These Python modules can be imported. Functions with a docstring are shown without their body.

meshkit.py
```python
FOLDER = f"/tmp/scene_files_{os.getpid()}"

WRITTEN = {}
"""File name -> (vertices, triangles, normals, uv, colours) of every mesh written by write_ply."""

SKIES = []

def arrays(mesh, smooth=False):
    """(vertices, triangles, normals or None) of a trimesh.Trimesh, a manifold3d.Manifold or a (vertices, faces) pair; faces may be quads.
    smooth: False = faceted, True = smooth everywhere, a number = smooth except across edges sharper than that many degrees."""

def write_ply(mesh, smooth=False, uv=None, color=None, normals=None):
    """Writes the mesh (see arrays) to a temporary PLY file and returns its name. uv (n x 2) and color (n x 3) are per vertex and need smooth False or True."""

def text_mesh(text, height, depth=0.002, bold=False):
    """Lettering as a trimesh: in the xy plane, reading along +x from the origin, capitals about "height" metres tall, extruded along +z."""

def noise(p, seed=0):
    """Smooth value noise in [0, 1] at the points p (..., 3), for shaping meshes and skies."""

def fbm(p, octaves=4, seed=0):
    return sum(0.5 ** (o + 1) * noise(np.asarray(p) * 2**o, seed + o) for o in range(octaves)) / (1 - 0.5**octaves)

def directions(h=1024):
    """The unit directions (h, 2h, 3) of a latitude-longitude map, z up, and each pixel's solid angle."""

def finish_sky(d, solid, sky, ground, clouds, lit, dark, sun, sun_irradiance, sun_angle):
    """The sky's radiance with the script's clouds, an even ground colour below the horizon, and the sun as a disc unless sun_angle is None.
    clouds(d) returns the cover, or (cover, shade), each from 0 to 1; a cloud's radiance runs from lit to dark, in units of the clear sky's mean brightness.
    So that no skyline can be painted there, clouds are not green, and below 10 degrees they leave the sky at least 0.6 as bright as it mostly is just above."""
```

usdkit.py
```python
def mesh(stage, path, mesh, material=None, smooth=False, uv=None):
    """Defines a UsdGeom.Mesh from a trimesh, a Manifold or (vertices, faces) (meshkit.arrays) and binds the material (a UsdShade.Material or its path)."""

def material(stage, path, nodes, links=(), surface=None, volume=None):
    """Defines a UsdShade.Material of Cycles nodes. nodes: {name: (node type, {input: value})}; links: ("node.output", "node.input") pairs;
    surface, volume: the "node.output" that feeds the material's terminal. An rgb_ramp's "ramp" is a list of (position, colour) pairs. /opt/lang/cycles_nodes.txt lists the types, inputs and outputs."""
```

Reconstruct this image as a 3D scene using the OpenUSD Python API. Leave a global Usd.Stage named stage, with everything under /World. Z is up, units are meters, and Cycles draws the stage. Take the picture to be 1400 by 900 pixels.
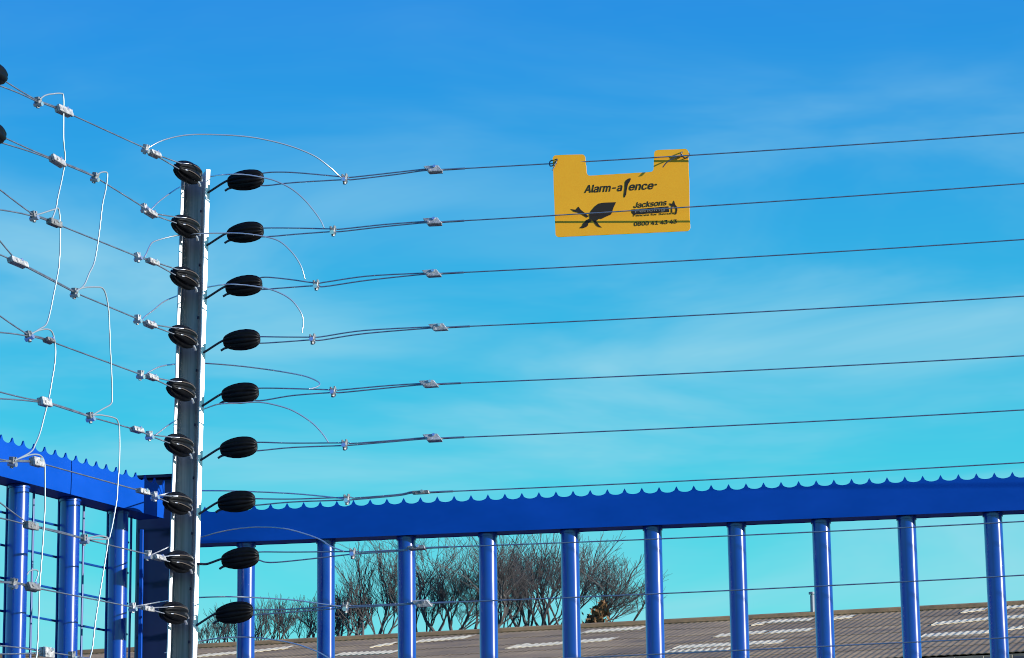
import math, random
import numpy as np, trimesh, usdkit, meshkit
from pxr import Usd, UsdGeom, UsdLux, UsdShade, Gf, Sdf
from shapely.geometry import Polygon
from shapely.ops import unary_union

stage = Usd.Stage.CreateInMemory()
UsdGeom.SetStageUpAxis(stage, UsdGeom.Tokens.z); UsdGeom.SetStageMetersPerUnit(stage, 1.0)
UsdGeom.Xform.Define(stage, '/World'); UsdGeom.Scope.Define(stage, '/World/Looks')
rng = random.Random(7); nrng = np.random.default_rng(7)

# ------------------------------------------------------------------ camera, sky, sun, exposure
FPX, PITCH, ROLL = 3972.2, 0.2196, -0.0137            # focal length in units of 1/1400 of the picture's width
EYE = np.array([0, 0, 1.6])
cF = np.array([0, math.cos(PITCH), math.sin(PITCH)]); cU0 = np.array([0, -math.sin(PITCH), math.cos(PITCH)]); cR0 = np.array([1., 0, 0])
cR = math.cos(ROLL)*cR0 + math.sin(ROLL)*cU0; cU = -math.sin(ROLL)*cR0 + math.cos(ROLL)*cU0
cam = UsdGeom.Camera.Define(stage, '/World/camera')
m = Gf.Matrix4d(*[float(v) for r in (list(cR)+[0], list(cU)+[0], list(-cF)+[0], list(EYE)+[1]) for v in r])
cam.AddTransformOp().Set(m)
cam.CreateHorizontalApertureAttr(36.0); cam.CreateVerticalApertureAttr(36.0*658/1024)
cam.CreateFocalLengthAttr(36.0*FPX/1400); cam.CreateClippingRangeAttr(Gf.Vec2f(0.1, 5000))
cam.CreateExposureAttr(0.55)

SUN_AZ, SUN_EL = math.radians(65), math.radians(13.5)   # azimuth from the direction towards the viewer, to the right
sun = np.array([math.cos(SUN_EL)*math.sin(SUN_AZ), -math.cos(SUN_EL)*math.cos(SUN_AZ), math.sin(SUN_EL)])
dl = UsdLux.DistantLight.Define(stage, '/World/sun')
dl.CreateIntensityAttr(1.25); dl.CreateAngleAttr(0.5); dl.CreateNormalizeAttr(True); dl.CreateColorAttr(Gf.Vec3f(1.0, 0.975, 0.93))
zx = sun; xx = np.cross([0, 0, 1], zx); xx /= np.linalg.norm(xx); yx = np.cross(zx, xx)
dl.AddTransformOp().Set(Gf.Matrix4d(*[float(v) for r in (list(xx)+[0], list(yx)+[0], list(zx)+[0], [0, 0, 30, 1]) for v in r]))

SKY_STRENGTH = 0.085
sky_mat = usdkit.material(stage, '/World/Looks/sky_look', {
    'tc': ('texture_coordinate', {}),
    'sky': ('sky_texture', {'sky_type': 'single_scattering', 'sun_disc': False, 'sun_elevation': SUN_EL, 'sun_rotation': math.atan2(sun[0], sun[1]), 'air_density': 1.0, 'aerosol_density': 0.6, 'ozone_density': 1.6}),
    # the photograph's vivid colour: every channel of the whole sky is raised to the same power everywhere
    'sep': ('separate_color', {}), 'gb': ('math', {'math_type': 'divide'}), 'rb': ('math', {'math_type': 'divide'}),
    'gi': ('math', {'math_type': 'subtract', 'value1': 1.0, 'use_clamp': True}), 'gp': ('math', {'math_type': 'power', 'value2': 2.1}), 'gs': ('math', {'math_type': 'multiply', 'value2': 5.7}), 'rp': ('math', {'math_type': 'power', 'value2': 3.7}), 'bp': ('math', {'math_type': 'power', 'value2': 0.15}),
    'bk': ('math', {'math_type': 'multiply', 'value2': 5.2}), 'gt': ('math', {'math_type': 'subtract', 'value1': 0.935}), 'gk': ('math', {'math_type': 'maximum', 'value2': 0.22}), 'rk': ('math', {'math_type': 'multiply', 'value2': 0.80}),
    'rm': ('math', {'math_type': 'minimum', 'value2': 0.24}),
    'go': ('math', {'math_type': 'multiply'}), 'ro': ('math', {'math_type': 'multiply'}), 'com': ('combine_color', {}),
    'map': ('mapping', {'scale': (6.0, 6.0, 24.0), 'rotation': (0.0, -0.12, 0.0), 'location': (9.9, 8.2, 5.5)}),
    'n1': ('noise_texture', {'scale': 1.0, 'detail': 6.0, 'roughness': 0.5, 'distortion': 0.5}),
    'cov': ('map_range', {'range_type': 'smoothstep', 'from_min': 0.36, 'from_max': 0.82, 'to_min': 0.0, 'to_max': 0.74, 'clamp': True}),
    'xyz': ('separate_xyz', {}), 'low': ('map_range', {'range_type': 'smoothstep', 'from_min': 0.33, 'from_max': 0.21, 'to_min': 0.10, 'to_max': 1.0, 'clamp': True}), 'cl': ('math', {'math_type': 'multiply'}),
    'mix': ('mix_color', {'blend_type': 'mix', 'b': (3.2, 5.9, 6.8), 'use_clamp': False}),
    'bg': ('background_shader', {'strength': SKY_STRENGTH}),
}, [('sky.color', 'sep.color'), ('sep.g', 'gb.value1'), ('sep.b', 'gb.value2'), ('sep.r', 'rb.value1'), ('sep.b', 'rb.value2'), ('gb.value', 'gi.value2'), ('gi.value', 'gp.value1'), ('rb.value', 'rp.value1'),
    ('sep.b', 'bp.value1'), ('bp.value', 'bk.value1'), ('gp.value', 'gs.value1'), ('gs.value', 'gt.value2'), ('gt.value', 'gk.value1'), ('rp.value', 'rk.value1'), ('gk.value', 'go.value1'), ('bk.value', 'go.value2'), ('rk.value', 'rm.value1'), ('rm.value', 'ro.value1'), ('bk.value', 'ro.value2'),
    ('ro.value', 'com.r'), ('go.value', 'com.g'), ('bk.value', 'com.b'), ('com.color', 'mix.a'), ('tc.generated', 'map.vector'), ('map.vector', 'n1.vector'), ('n1.fac', 'cov.value'),
    ('tc.generated', 'xyz.vector'), ('xyz.z', 'low.value'), ('cov.result', 'cl.value1'), ('low.result', 'cl.value2'), ('cl.value', 'mix.fac'), ('mix.result', 'bg.color')], surface='bg.background')
dome = UsdLux.DomeLight.Define(stage, '/World/sky'); dome.CreateIntensityAttr(1.0)
UsdShade.MaterialBindingAPI.Apply(dome.GetPrim()).Bind(sky_mat)
dome.GetPrim().SetCustomDataByKey('kind', 'structure'); dome.GetPrim().SetCustomDataByKey('label', 'deep blue sky with thin wispy white cloud')

# ------------------------------------------------------------------ helpers
USED = {}
def numbered(parent, name):
    k = (str(parent), name); n = USED.get(k, 0); USED[k] = n+1
    return name if n == 0 else f'{name}_{n:03d}'
def setd(p, **kw):
    for k, v in kw.items():
        if v: p.SetCustomDataByKey(k, v)
def path_of(parent): return '/World' if parent is None else str(parent.GetPath())
def thing(name, label, cat, loc=(0, 0, 0), group=None):
    x = UsdGeom.Xform.Define(stage, '/World/'+numbered('/World', name)); x.AddTranslateOp().Set(Gf.Vec3d(*map(float, loc)))
    setd(x.GetPrim(), label=label, category=cat, group=group); ORIGIN[str(x.GetPath())] = np.array(loc, float)
    return x.GetPrim()
ORIGIN = {}
def obj(name, mesh, mat, parent=None, smooth=30, label=None, cat=None, group=None, kind=None):
    """one Mesh prim; its points are given in world space and stored relative to the thing's base"""
    pp = path_of(parent); p = pp+'/'+numbered(pp, name)
    o = np.zeros(3)
    for k, v in ORIGIN.items():
        if pp == k or pp.startswith(k+'/'): o = v
    v, f = (np.asarray(mesh.vertices), np.asarray(mesh.faces)) if hasattr(mesh, 'vertices') else mesh
    pr = usdkit.mesh(stage, p, trimesh.Trimesh(np.asarray(v)-o, f, process=False), mat, smooth=smooth).GetPrim()
    setd(pr, label=label, category=cat, group=group, kind=kind)
    return pr
cat_ = trimesh.util.concatenate
def ray(x, y): return cF + cR*(x-700)/FPX - cU*(y-450)/FPX
def on_plane(x, y, P, n):
    d = ray(x, y); return EYE + d*(np.dot(P-EYE, n)/np.dot(d, n))
def at_depth(x, y, Y):
    d = ray(x, y); return EYE + d*(Y/d[1])
def spline(P, n=8):
    P = np.asarray(P, float)
    if len(P) < 3: return P
    Q = np.vstack([2*P[0]-P[1], P, 2*P[-1]-P[-2]]); out = []
    for i in range(1, len(Q)-2):
        a, b, c, d = Q[i-1:i+3]
        for t in np.linspace(0, 1, n, endpoint=False):
            out.append(.5*(2*b+(c-a)*t+(2*a-5*b+4*c-d)*t*t+(3*b-a-3*c+d)*t**3))
    return np.array(out+[P[-1]])
def tube(P, r, k=8, cap=True):
    P = np.asarray(P, float); n = len(P); r = np.broadcast_to(np.asarray(r, float), (n,))
    T = np.gradient(P, axis=0); T /= np.maximum(np.linalg.norm(T, axis=1, keepdims=True), 1e-12)
    a = np.array([0, 0, 1.]) if abs(T[0][2]) < .9 else np.array([1., 0, 0]); V = []
    N = np.cross(T[0], a); N /= np.linalg.norm(N)
    ang = np.arange(k)*2*math.pi/k
    for i in range(n):
        N = N - T[i]*np.dot(N, T[i]); N /= max(np.linalg.norm(N), 1e-9); B = np.cross(T[i], N)
        V.append(P[i]+r[i]*(np.cos(ang)[:, None]*N+np.sin(ang)[:, None]*B))
    V = np.vstack(V); F = []
    for i in range(n-1):
        for j in range(k):
            a0, b0 = i*k+j, i*k+(j+1) % k
            F += [[a0, b0, b0+k], [a0, b0+k, a0+k]]
    if cap:
        V = np.vstack([V, P[0], P[-1]]); c0 = n*k; c1 = c0+1; e = (n-1)*k
        for j in range(k): F += [[c0, (j+1) % k, j], [c1, e+j, e+(j+1) % k]]
    return trimesh.Trimesh(V, F, process=False)
def frame(d, up=(0, 0, 1)):
    d = np.asarray(d, float)/np.linalg.norm(d); n = np.cross(up, d); n /= np.linalg.norm(n); u = np.cross(d, n)
    return d, n, u                                          # along, sideways (left of d), up
def place(mesh, o, d, n, u):
    mesh = mesh.copy(); v = mesh.vertices
    mesh.vertices = o + v[:, :1]*d + v[:, 1:2]*n + v[:, 2:]*u
    return mesh
def cbox(sx, sy, sz, c=0.15, at=(0, 0, 0), shear=0.0):
    """box with chamfered edges (hull); shear leans its ends"""
    h = np.array([sx, sy, sz])/2; b = c*min(h)
    pts = []
    for s in np.ndindex(2, 2, 2):
        s = np.array(s)*2-1
        for k in range(3):
            q = h-b; q = q.copy(); q[k] = h[k]; pts.append(s*q)
    pts = np.array(pts); pts[:, 0] += shear*pts[:, 2]
    return trimesh.convex.convex_hull(pts+np.array(at))
def cyl(p0, p1, r, k=10): return tube([p0, p1], r, k)
def extr(poly, t):
    g = trimesh.creation.extrude_polygon(poly, t, engine='earcut'); return g

# ------------------------------------------------------------------ materials
def mat(name, base, rough=.5, metal=0., var=0., scale=8., stretch=(1, 1, 1), bump=0., bscale=60., spec=.5, coat=0., bdist=0.002, detail=4., ior=1.5):
    nodes = {'p': ('principled_bsdf', {'roughness': rough, 'metallic': metal, 'specular_ior_level': spec, 'coat_weight': coat, 'ior': ior, 'base_color': base})}
    links = []
    if var or bump:
        nodes['tc'] = ('geometry', {}); nodes['map'] = ('mapping', {'scale': stretch}); links.append(('tc.position', 'map.vector'))
    if var:
        b = np.array(base)
        nodes['n'] = ('noise_texture', {'scale': scale, 'detail': detail, 'roughness': .6})
        nodes['r'] = ('rgb_ramp', {'ramp': [(.28, tuple(np.clip(b*(1-var), 0, 1))), (.72, tuple(np.clip(b*(1+var), 0, 1)))]})
        links += [('map.vector', 'n.vector'), ('n.fac', 'r.fac'), ('r.color', 'p.base_color')]
        nodes['rr'] = ('map_range', {'from_min': .3, 'from_max': .7, 'to_min': rough*.8, 'to_max': min(1, rough*1.2), 'clamp': True})
        links += [('n.fac', 'rr.value'), ('rr.result', 'p.roughness')]
    if bump:
        nodes['nb'] = ('noise_texture', {'scale': bscale, 'detail': 3.0}); nodes['b'] = ('bump', {'strength': bump, 'distance': bdist})
        links += [('map.vector', 'nb.vector'), ('nb.fac', 'b.height'), ('b.normal', 'p.normal')]
    return usdkit.material(stage, '/World/Looks/'+name, nodes, links, surface='p.BSDF')
M = {}
M['blue'] = mat('blue_sheet_paint', (0.0, 0.052, 0.33), .5, 0, .12, 7., stretch=(1, 1, 2.5), bump=.08, bscale=160., bdist=.0004, spec=.12, detail=8.)
M['tube'] = mat('blue_tube_gloss', (0.0, 0.032, 0.25), .21, 0, .10, 5., bump=.015, bscale=220., bdist=.0003, spec=.8)
M['navy'] = mat('shaded_navy_paint', (0.001, 0.008, 0.05), .5, 0, .10, 5., bump=.1, bscale=220., bdist=.0005)  # navy corner post, with the shadow on it darkened into the colour
M['mesh'] = mat('mesh_coating', (0.004, 0.05, 0.22), .4)
M['galv'] = mat('galvanised_steel', (.235, .24, .255), .45, .4, .75, 70., stretch=(1, 1, .03), bump=.25, bscale=55., bdist=.001)
M['lip'] = mat('sunlit_steel_edge', (.60, .60, .62), .42, .8)  # same steel as the channel, sunlight painted in as a lighter colour
M['wire'] = mat('steel_wire', (.34, .36, .40), .38, .9, .12, 60.)
M['alu'] = mat('aluminium_wire', (.34, .38, .40), .42, .5)
M['jump'] = mat('jumper_wire', (.66, .67, .69), .33, .85)
M['cast'] = mat('cast_zinc', (.40, .39, .385), .55, .4, .5, 160., bump=.6, bscale=420., bdist=.0012)
M['castd'] = mat('dull_zinc', (.22, .22, .22), .55, .5, .35, 160., bump=.6, bscale=420., bdist=.0012)
M['bolt'] = mat('bright_bolt', (.80, .80, .80), .28, .9)
M['plastic'] = mat('black_plastic', (.002, .0022, .003), .5, 0, .3, 90., bump=.2, bscale=300., bdist=.0005, spec=.16)
M['hook'] = mat('dark_hook', (.06, .07, .085), .45, .5)
M['sign'] = mat('yellow_plastic', (1.0, .44, .008), .6, 0, .03, 12., bump=.03, bscale=260., bdist=.0006)
M['ink'] = mat('dark_brown_ink', (.022, .012, .006), .55)
M['ink2'] = mat('grey_ink', (.20, .18, .15), .55)
M['bolthole'] = mat('dark_bolt', (.02, .022, .06), .5)
M['bark'] = mat('winter_bark', (.072, .063, .060), .9, 0, .3, 6.)
M['bush'] = mat('dry_leaves', (.13, .065, .022), .8, 0, .4, 5.)
M['roof'] = mat('weathered_roof_sheet', (.300, .175, .080), .9, 0, .42, 1.6, stretch=(.5, 1.2, 1.2), bump=.4, bscale=9., bdist=.02, detail=8.)
M['roofpale'] = mat('pale_roof_sheet', (.66, .54, .36), .85, 0, .2, 4.)
M['wallb'] = mat('dark_cladding', (.035, .035, .04), .8, 0, .3, 3.)
M['fascia'] = mat('fascia_paint', (.20, .16, .11), .8, 0, .3, 3.)
M['flue'] = mat('flue_steel', (.18, .20, .23), .5, .4)
M['ground'] = mat('grass_and_gravel', (.085, .08, .07), .95, 0, .5, 2.5, bump=.5, bscale=30., bdist=.02)
for i, b in enumerate([(.245, .158, .080), (.265, .172, .088), (.228, .147, .074)]):
    M['roof%d' % i] = mat('weathered_roof_sheet_%s' % 'abc'[i], b, .9, 0, .45, 1.3, stretch=(.5, 1.2, 1.2), bump=.4, bscale=9., bdist=.02, detail=8.)

# ------------------------------------------------------------------ ground
g = trimesh.Trimesh([[-1500, -1500, 0], [1500, -1500, 0], [1500, 1500, 0], [-1500, 1500, 0]], [[0, 1, 2], [0, 2, 3]], process=False)
obj('ground', g, M['ground'], label='flat ground below the fence', kind='structure', smooth=False)

# ------------------------------------------------------------------ blue steel fence
RA, LA = .1782, .4232
dR = np.array([math.cos(RA), -math.sin(RA), 0]); dL = np.array([-math.sin(LA), -math.cos(LA), 0]); Z = np.array([0, 0, 1.])
nR = np.array([-math.sin(RA), -math.cos(RA), 0])            # fence normals, towards the viewer
nL = np.array([math.cos(LA), -math.sin(LA), 0])
S, SCL = .15, 1.05
FR = np.array([-.4919, 5.2759, 1.6]); ZR = 1.6+.7876-.006   # first right baluster, underside of the right rail
FL = np.array([-.6718, 4.8805, 0])*SCL+[0, 0, 1.6]; ZL = 1.6+.7876*SCL-.006

def make_rail(A, d, n, t0, t1, z0, h, pitch, depth, mt, parent, ph=0.):
    """a channel turned upside down: scalloped face plate in front, flat top, back plate"""
    H = .007*1.28*(h/.07); f = .026; th = .003; pts = []
    nsc = int(round((t1-t0)/pitch)); pk = [t0+ph+i*pitch for i in range(nsc+1)]
    top = []
    for a, b in zip(pk[:-1], pk[1:]):
        for u in np.linspace(0, 1, 9)[:-1]:
            s = 2*u-1; top.append((a+u*(b-a), h-H*1.25*math.sqrt(max(0, 1-s*s))**.9))
    top.append((pk[-1], h))
    poly = Polygon([(pk[0], 0)]+top+[(pk[-1], 0)])
    g = extr(poly, th); v = g.vertices
    plate = g.copy(); plate.vertices = A + v[:, :1]*d + v[:, 1:2]*Z + (v[:, 2:]+f-th)*n + Z*(z0-A[2])
    tm, L = (pk[0]+pk[-1])/2, pk[-1]-pk[0]
    def bx(off, w, za, zb):
        b = cbox(L, w, zb-za, .1); return place(b, A+d*tm+n*off+Z*(z0+(za+zb)/2-A[2]), d, n, Z)
    rail = cat_([plate, bx(-f+.0015, th, 0.0005, h-H*1.6), bx(0, 2*f-2*th-.0004, 0.001, .006)])
    rail_prim = obj('top_rail', rail, mt, parent, smooth=20)
    return rail_prim
def fence(label, A, d, n, i0, i1, z0, s, h, pitch, t0, t1, r, grp, ph=0.):
    t = thing('blue_fence_panel', label, 'fence', A+d*(i0*s)-Z*A[2])
    make_rail(A, d, n, t0, t1, z0, h, pitch, .009, M['blue'], t, ph)
    for i in range(i0, i1+1):
        c = A+d*(i*s); c[2] = 0
        obj('baluster', cyl(c+Z*.12, c+Z*(z0+.0008), r, 28), M['tube'], t, smooth=40)
        k = tube([c+Z*(z0-.0055), c+Z*(z0-.0002)], r+.0016, 28); obj('weld_collar', k, M['tube'], t, smooth=40)
    tm = (t0+t1)/2
    obj('bottom_rail', place(cbox(t1-t0, .05, .06, .1), A+d*tm+Z*(.10-A[2]), d, n, Z), M['blue'], t)
    return t
fence('blue steel fence panel on the right, round tubes under a scalloped top rail', FR, dR, nR, 0, 18, ZR, S, .068, S/4.83, -.168, 2.77, .0163, None, .003)
# left panel: baluster 0 is the one nearest the corner
fence('bright sunlit blue fence panel on the left of the steel post', FL, dL, nL, 0, 5, ZL, S*SCL, .0700, S*SCL/4.85, -.108, .95, .0172, None, -.004)
# end plate of the left rail (plain, no scallops)
cp = at_depth(222, 700, 5.30); cp[2] = 0
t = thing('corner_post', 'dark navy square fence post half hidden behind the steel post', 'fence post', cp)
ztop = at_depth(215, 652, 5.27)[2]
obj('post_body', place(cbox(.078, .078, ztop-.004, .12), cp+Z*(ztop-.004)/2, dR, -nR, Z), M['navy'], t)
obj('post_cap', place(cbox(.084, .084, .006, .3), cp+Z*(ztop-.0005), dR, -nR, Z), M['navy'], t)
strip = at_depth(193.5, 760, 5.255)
obj('sunlit_edge_strip', place(cbox(.0065, .006, ztop-.1, .2), np.array([strip[0], strip[1], (ztop-.1)/2]), dR, -nR, Z), M['blue'], t)  # sunlit edge of the corner post, painted as a brighter blue strip

# welded mesh hung behind the left panel
mb = FL - nL*.024
t = thing('mesh_panel', 'dark blue welded wire mesh behind the left fence tubes', 'wire mesh', mb-Z*mb[2])
ztopm = on_plane(5, 701, mb, nL)[2]; step = .0553
for i in range(20):
    z = ztopm - step*i
    a = mb+dL*(-.072); b = mb+dL*.85; a[2] = b[2] = z
    obj('mesh_wire', cyl(a, b, .0021, 6), M['mesh'], t)
for k in range(-1, 11):
    a = mb+dL*(S*SCL*.5*k+.004)+nL*.0038; b = a.copy(); a[2] = ztopm-step*19.3; b[2] = ztopm+.07
    obj('mesh_upright', cyl(a, b, .0023, 6), M['mesh'], t)

# ------------------------------------------------------------------ electric fence post
PY0 = 5.13
PT = at_depth(268.5, 232, PY0); PB = at_depth(249.5, 900, PY0)
ax = (PT-PB)/np.linalg.norm(PT-PB)
P0 = PB - ax*(PB[2]/ax[2])                                   # foot on the ground
PL_ = np.linalg.norm(PT-P0)
pu = np.array([1., 0, 0]); pu -= ax*np.dot(pu, ax); pu /= np.linalg.norm(pu); pv = np.cross(pu, ax)     # right, towards the viewer
if pv[1] > 0: pv = -pv
# rows run in tilted planes through the leaning post
RWA = .21
dRw = np.array([math.cos(RWA), -math.sin(RWA), 0])
pR = np.cross(ax, dRw); pR /= np.linalg.norm(pR); pR = pR if pR[1] < 0 else -pR
pL = np.cross(ax, dL); pL /= np.linalg.norm(pL); pL = pL if pL[1] < 0 else -pL
P0L = PT + pu*.004 + pv*.012
def PR(x, y, off=0.): return on_plane(x, y, PT+pR*off, pR)
def PLf(x, y, off=0.): return on_plane(x, y, P0L+pL*off, pL)
t = thing('steel_post', 'tall galvanised channel post leaning slightly at the fence corner', 'fence post', P0)
MM = .001
prof_c = [(-25, -1), (-23.5, -30), (8, -30), (17.5, -2)]     # channel: lip, left wall, web, slanted right wall
from shapely.geometry import LineString
web = LineString(prof_c).buffer(1.3, cap_style='flat', join_style='round', resolution=3)
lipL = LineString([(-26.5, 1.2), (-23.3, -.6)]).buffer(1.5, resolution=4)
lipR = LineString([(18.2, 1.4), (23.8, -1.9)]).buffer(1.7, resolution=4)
for nm, pg in (('channel', web), ('left_lip', lipL), ('right_lip', lipR)):
    g = extr(Polygon([(x*MM, y*MM) for x, y in pg.exterior.coords]), PL_ - (0.002 if nm == 'channel' else 0)); v = g.vertices
    g = g.copy(); g.vertices = P0 + v[:, :1]*pu + v[:, 1:2]*pv + v[:, 2:]*ax
    if np.linalg.det(np.array([pu, pv, ax])) < 0: g.invert()
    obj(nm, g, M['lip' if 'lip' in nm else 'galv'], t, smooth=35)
wn = pu*(-28)+pv*9.5; wn = wn/np.linalg.norm(wn)             # inner face of the slanted wall
for y in (285, 359, 431, 503.5, 578, 651, 727, 803, 876):
    c = PR(281.5-(y-232)*.0285, y); s = np.dot(c-P0, ax)
    o = P0+ax*s+pu*.0105+pv*-.0165+wn*.001
    obj('bolt_head', cyl(o, o+wn*.0022, .0028, 8), M['bolthole'], t)

# ------------------------------------------------------------------ insulators
ORD = ['topmost', 'second from top', 'third from top', 'fourth from top', 'fifth from top', 'sixth from top', 'seventh from top', 'eighth from top', 'ninth from top', 'tenth from top']
def insulator_mesh(L, R, flat=.8, lobes=8, depth=.10):
    xs = np.array([-1, -.985, -.95, -.84, -.62, -.35, -.05, .25, .5, .72, .87, .96, 1.])*L/2
    rs = np.array([.0, .34, .47, .63, .80, .93, 1.0, 1.0, .94, .82, .64, .44, .0])*R
    k = 48; V = []; F = []
    ang = np.arange(k)*2*math.pi/k
    for x, r in zip(xs, rs):
        w = .35+.65*min(1, abs(x)/(L/2)*1.15)
        mod = 1-depth*w*np.clip(np.cos(lobes*ang)*1.6-.5, 0, 1)
        V.append(np.stack([np.full(k, x), r*mod*np.cos(ang)*flat, r*mod*np.sin(ang)], 1))
    V = np.vstack(V)
    for i in range(len(xs)-1):
        for j in range(k):
            a, b = i*k+j, i*k+(j+1) % k; F += [[a, b, b+k], [a, b+k, a+k]]
    return trimesh.Trimesh(V, F, process=False)
right_ins = [(336, 246.5), (335.5, 318), (333.5, 391), (330.5, 465), (328.5, 538), (326.5, 612), (323.5, 686), (328.5, 763.5), (320.5, 838)]
ins_tilt = [7, 8, 7, 6, 6, 7, 6, 8, 8]
for i, (x, y) in enumerate(right_ins):
    c = PR(x, y); d = PR(x+20, y-20*math.tan(math.radians(ins_tilt[i])))-c
    d, n, u = frame(d)
    t = thing('insulator', f'black ribbed barrel insulator, {ORD[i]} of the column right of the steel post', 'insulator', c, 'insulators right of the post')
    obj('body', place(insulator_mesh(.069, .0192, .8, 12, .24), c, d, n, u), M['plastic'], t, smooth=50)
    # hook rod: from the post, along the upper part of the body, round its far end and back out below
    hk = [PR(x-56, y+19, -.008), PR(x-50, y+16, -.004), PR(x-26, y+1), c-d*.018+u*.004, c+d*.012+u*.003, c+d*.02-u*.004, c+d*.005-u*.012, PR(x-20, y+10.5), PR(x-28.5, y+14.5)]
    if i == 7: hk[0:2] = [PR(x-62, y+7, -.006), PR(x-48, y+8, 0), PR(x-40, y+6)]
    obj('hook', tube(spline(hk, 5), .0021, 8), M['hook'], t, smooth=60)
left_ins = [(256.5, 235.5), (253.5, 309.5), (252, 380), (250, 460), (247, 532.5), (244.5, 608.5), (242.5, 688), (244.5, 768), (237, 838)]
lslope = [.46, .46, .42, .40, .37, .34, .26, .17, .13]
LEFT_INS = []
M['binding'] = mat('dull_binding_wire', (.09, .07, .055), .6, .3)
for i, (x, y) in enumerate(left_ins):
    c = PLf(x, y); d0 = c-PLf(x-14, y-14*lslope[i]); d, n, u = frame(d0)
    t = thing('insulator', f'black ribbed barrel insulator, {ORD[i]} on the left front of the steel post', 'insulator', c, 'insulators left of the post')
    obj('body', place(insulator_mesh(.077, .0198, .95, 6, .30), c, d, n, u), M['plastic'], t, smooth=50)
    LEFT_INS.append(t)
    e1 = c+d*.037-u*.001-n*.004; e2 = c+d*.033-u*.0115-n*.003
    h1 = [c-d*.02+u*.006, c+d*.02+u*.002, e1, e1+d*.007-u*.006]; h2 = [c-d*.02-u*.004, c+d*.016-u*.009, e2, e2+d*.007-u*.006]
    obj('hook', tube(spline(h1, 4), .0024, 8), M['bolt'], t, smooth=60)
    obj('hook', tube(spline(h2, 4), .0024, 8), M['bolt'], t, smooth=60)
for i, (x, y) in enumerate([(-11, 99), (-13, 180)]):
    c = PLf(x, y); d, n, u = frame(PLf(x+20, y+20*.5)-c)
    t = thing('insulator', ['black insulator cut by the left picture edge, upper one', 'black insulator cut by the left picture edge, lower one'][i], 'insulator', c, 'insulators at the left edge')
    obj('body', place(insulator_mesh(.070, .0195, .95, 7, .16), c, -d, -n, u), M['plastic'], t, smooth=50)
    obj('hook', tube([c-d*.06-u*.004, c-d*.02], .0024, 8), M['hook'], t, smooth=60)

# ------------------------------------------------------------------ clamps, connectors
def clamp(P, d, label, grp, sc=1., roll=0., mt='castd'):
    d, n, u = frame(d); cr, sr = math.cos(roll), math.sin(roll); n, u = n*cr+u*sr, u*cr-n*sr
    t = thing('wire_clamp', label, 'wire clamp', P, grp); k = .001*sc
    a = cbox(9*k, 10*k, 8*k, .25, (0, 0, 0)); w1 = cbox(3.4*k, 9*k, 5*k, .3, (-3.4*k, 0, 4.6*k)); w2 = cbox(3*k, 9*k, 6*k, .3, (3.6*k, 0, 5*k))
    obj('jaw', place(cat_([a, w1, w2]), P, d, n, u), M[mt], t, smooth=25)
    s = -1 if np.dot(n, EYE-P) < 0 else 1
    q = lambda x, y, z: P+d*x*k+n*s*y*k+u*z*k
    obj('bolt', tube([q(.5, -7, -4.5), q(.5, 8.5, -4.5)], 4.3*k, 6), M['bolt'], t, smooth=False)
    obj('nut', tube([q(.5, 0, -11), q(.5, 0, -6)], 3.2*k, 6), M[mt], t, smooth=False)
    return t
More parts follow.
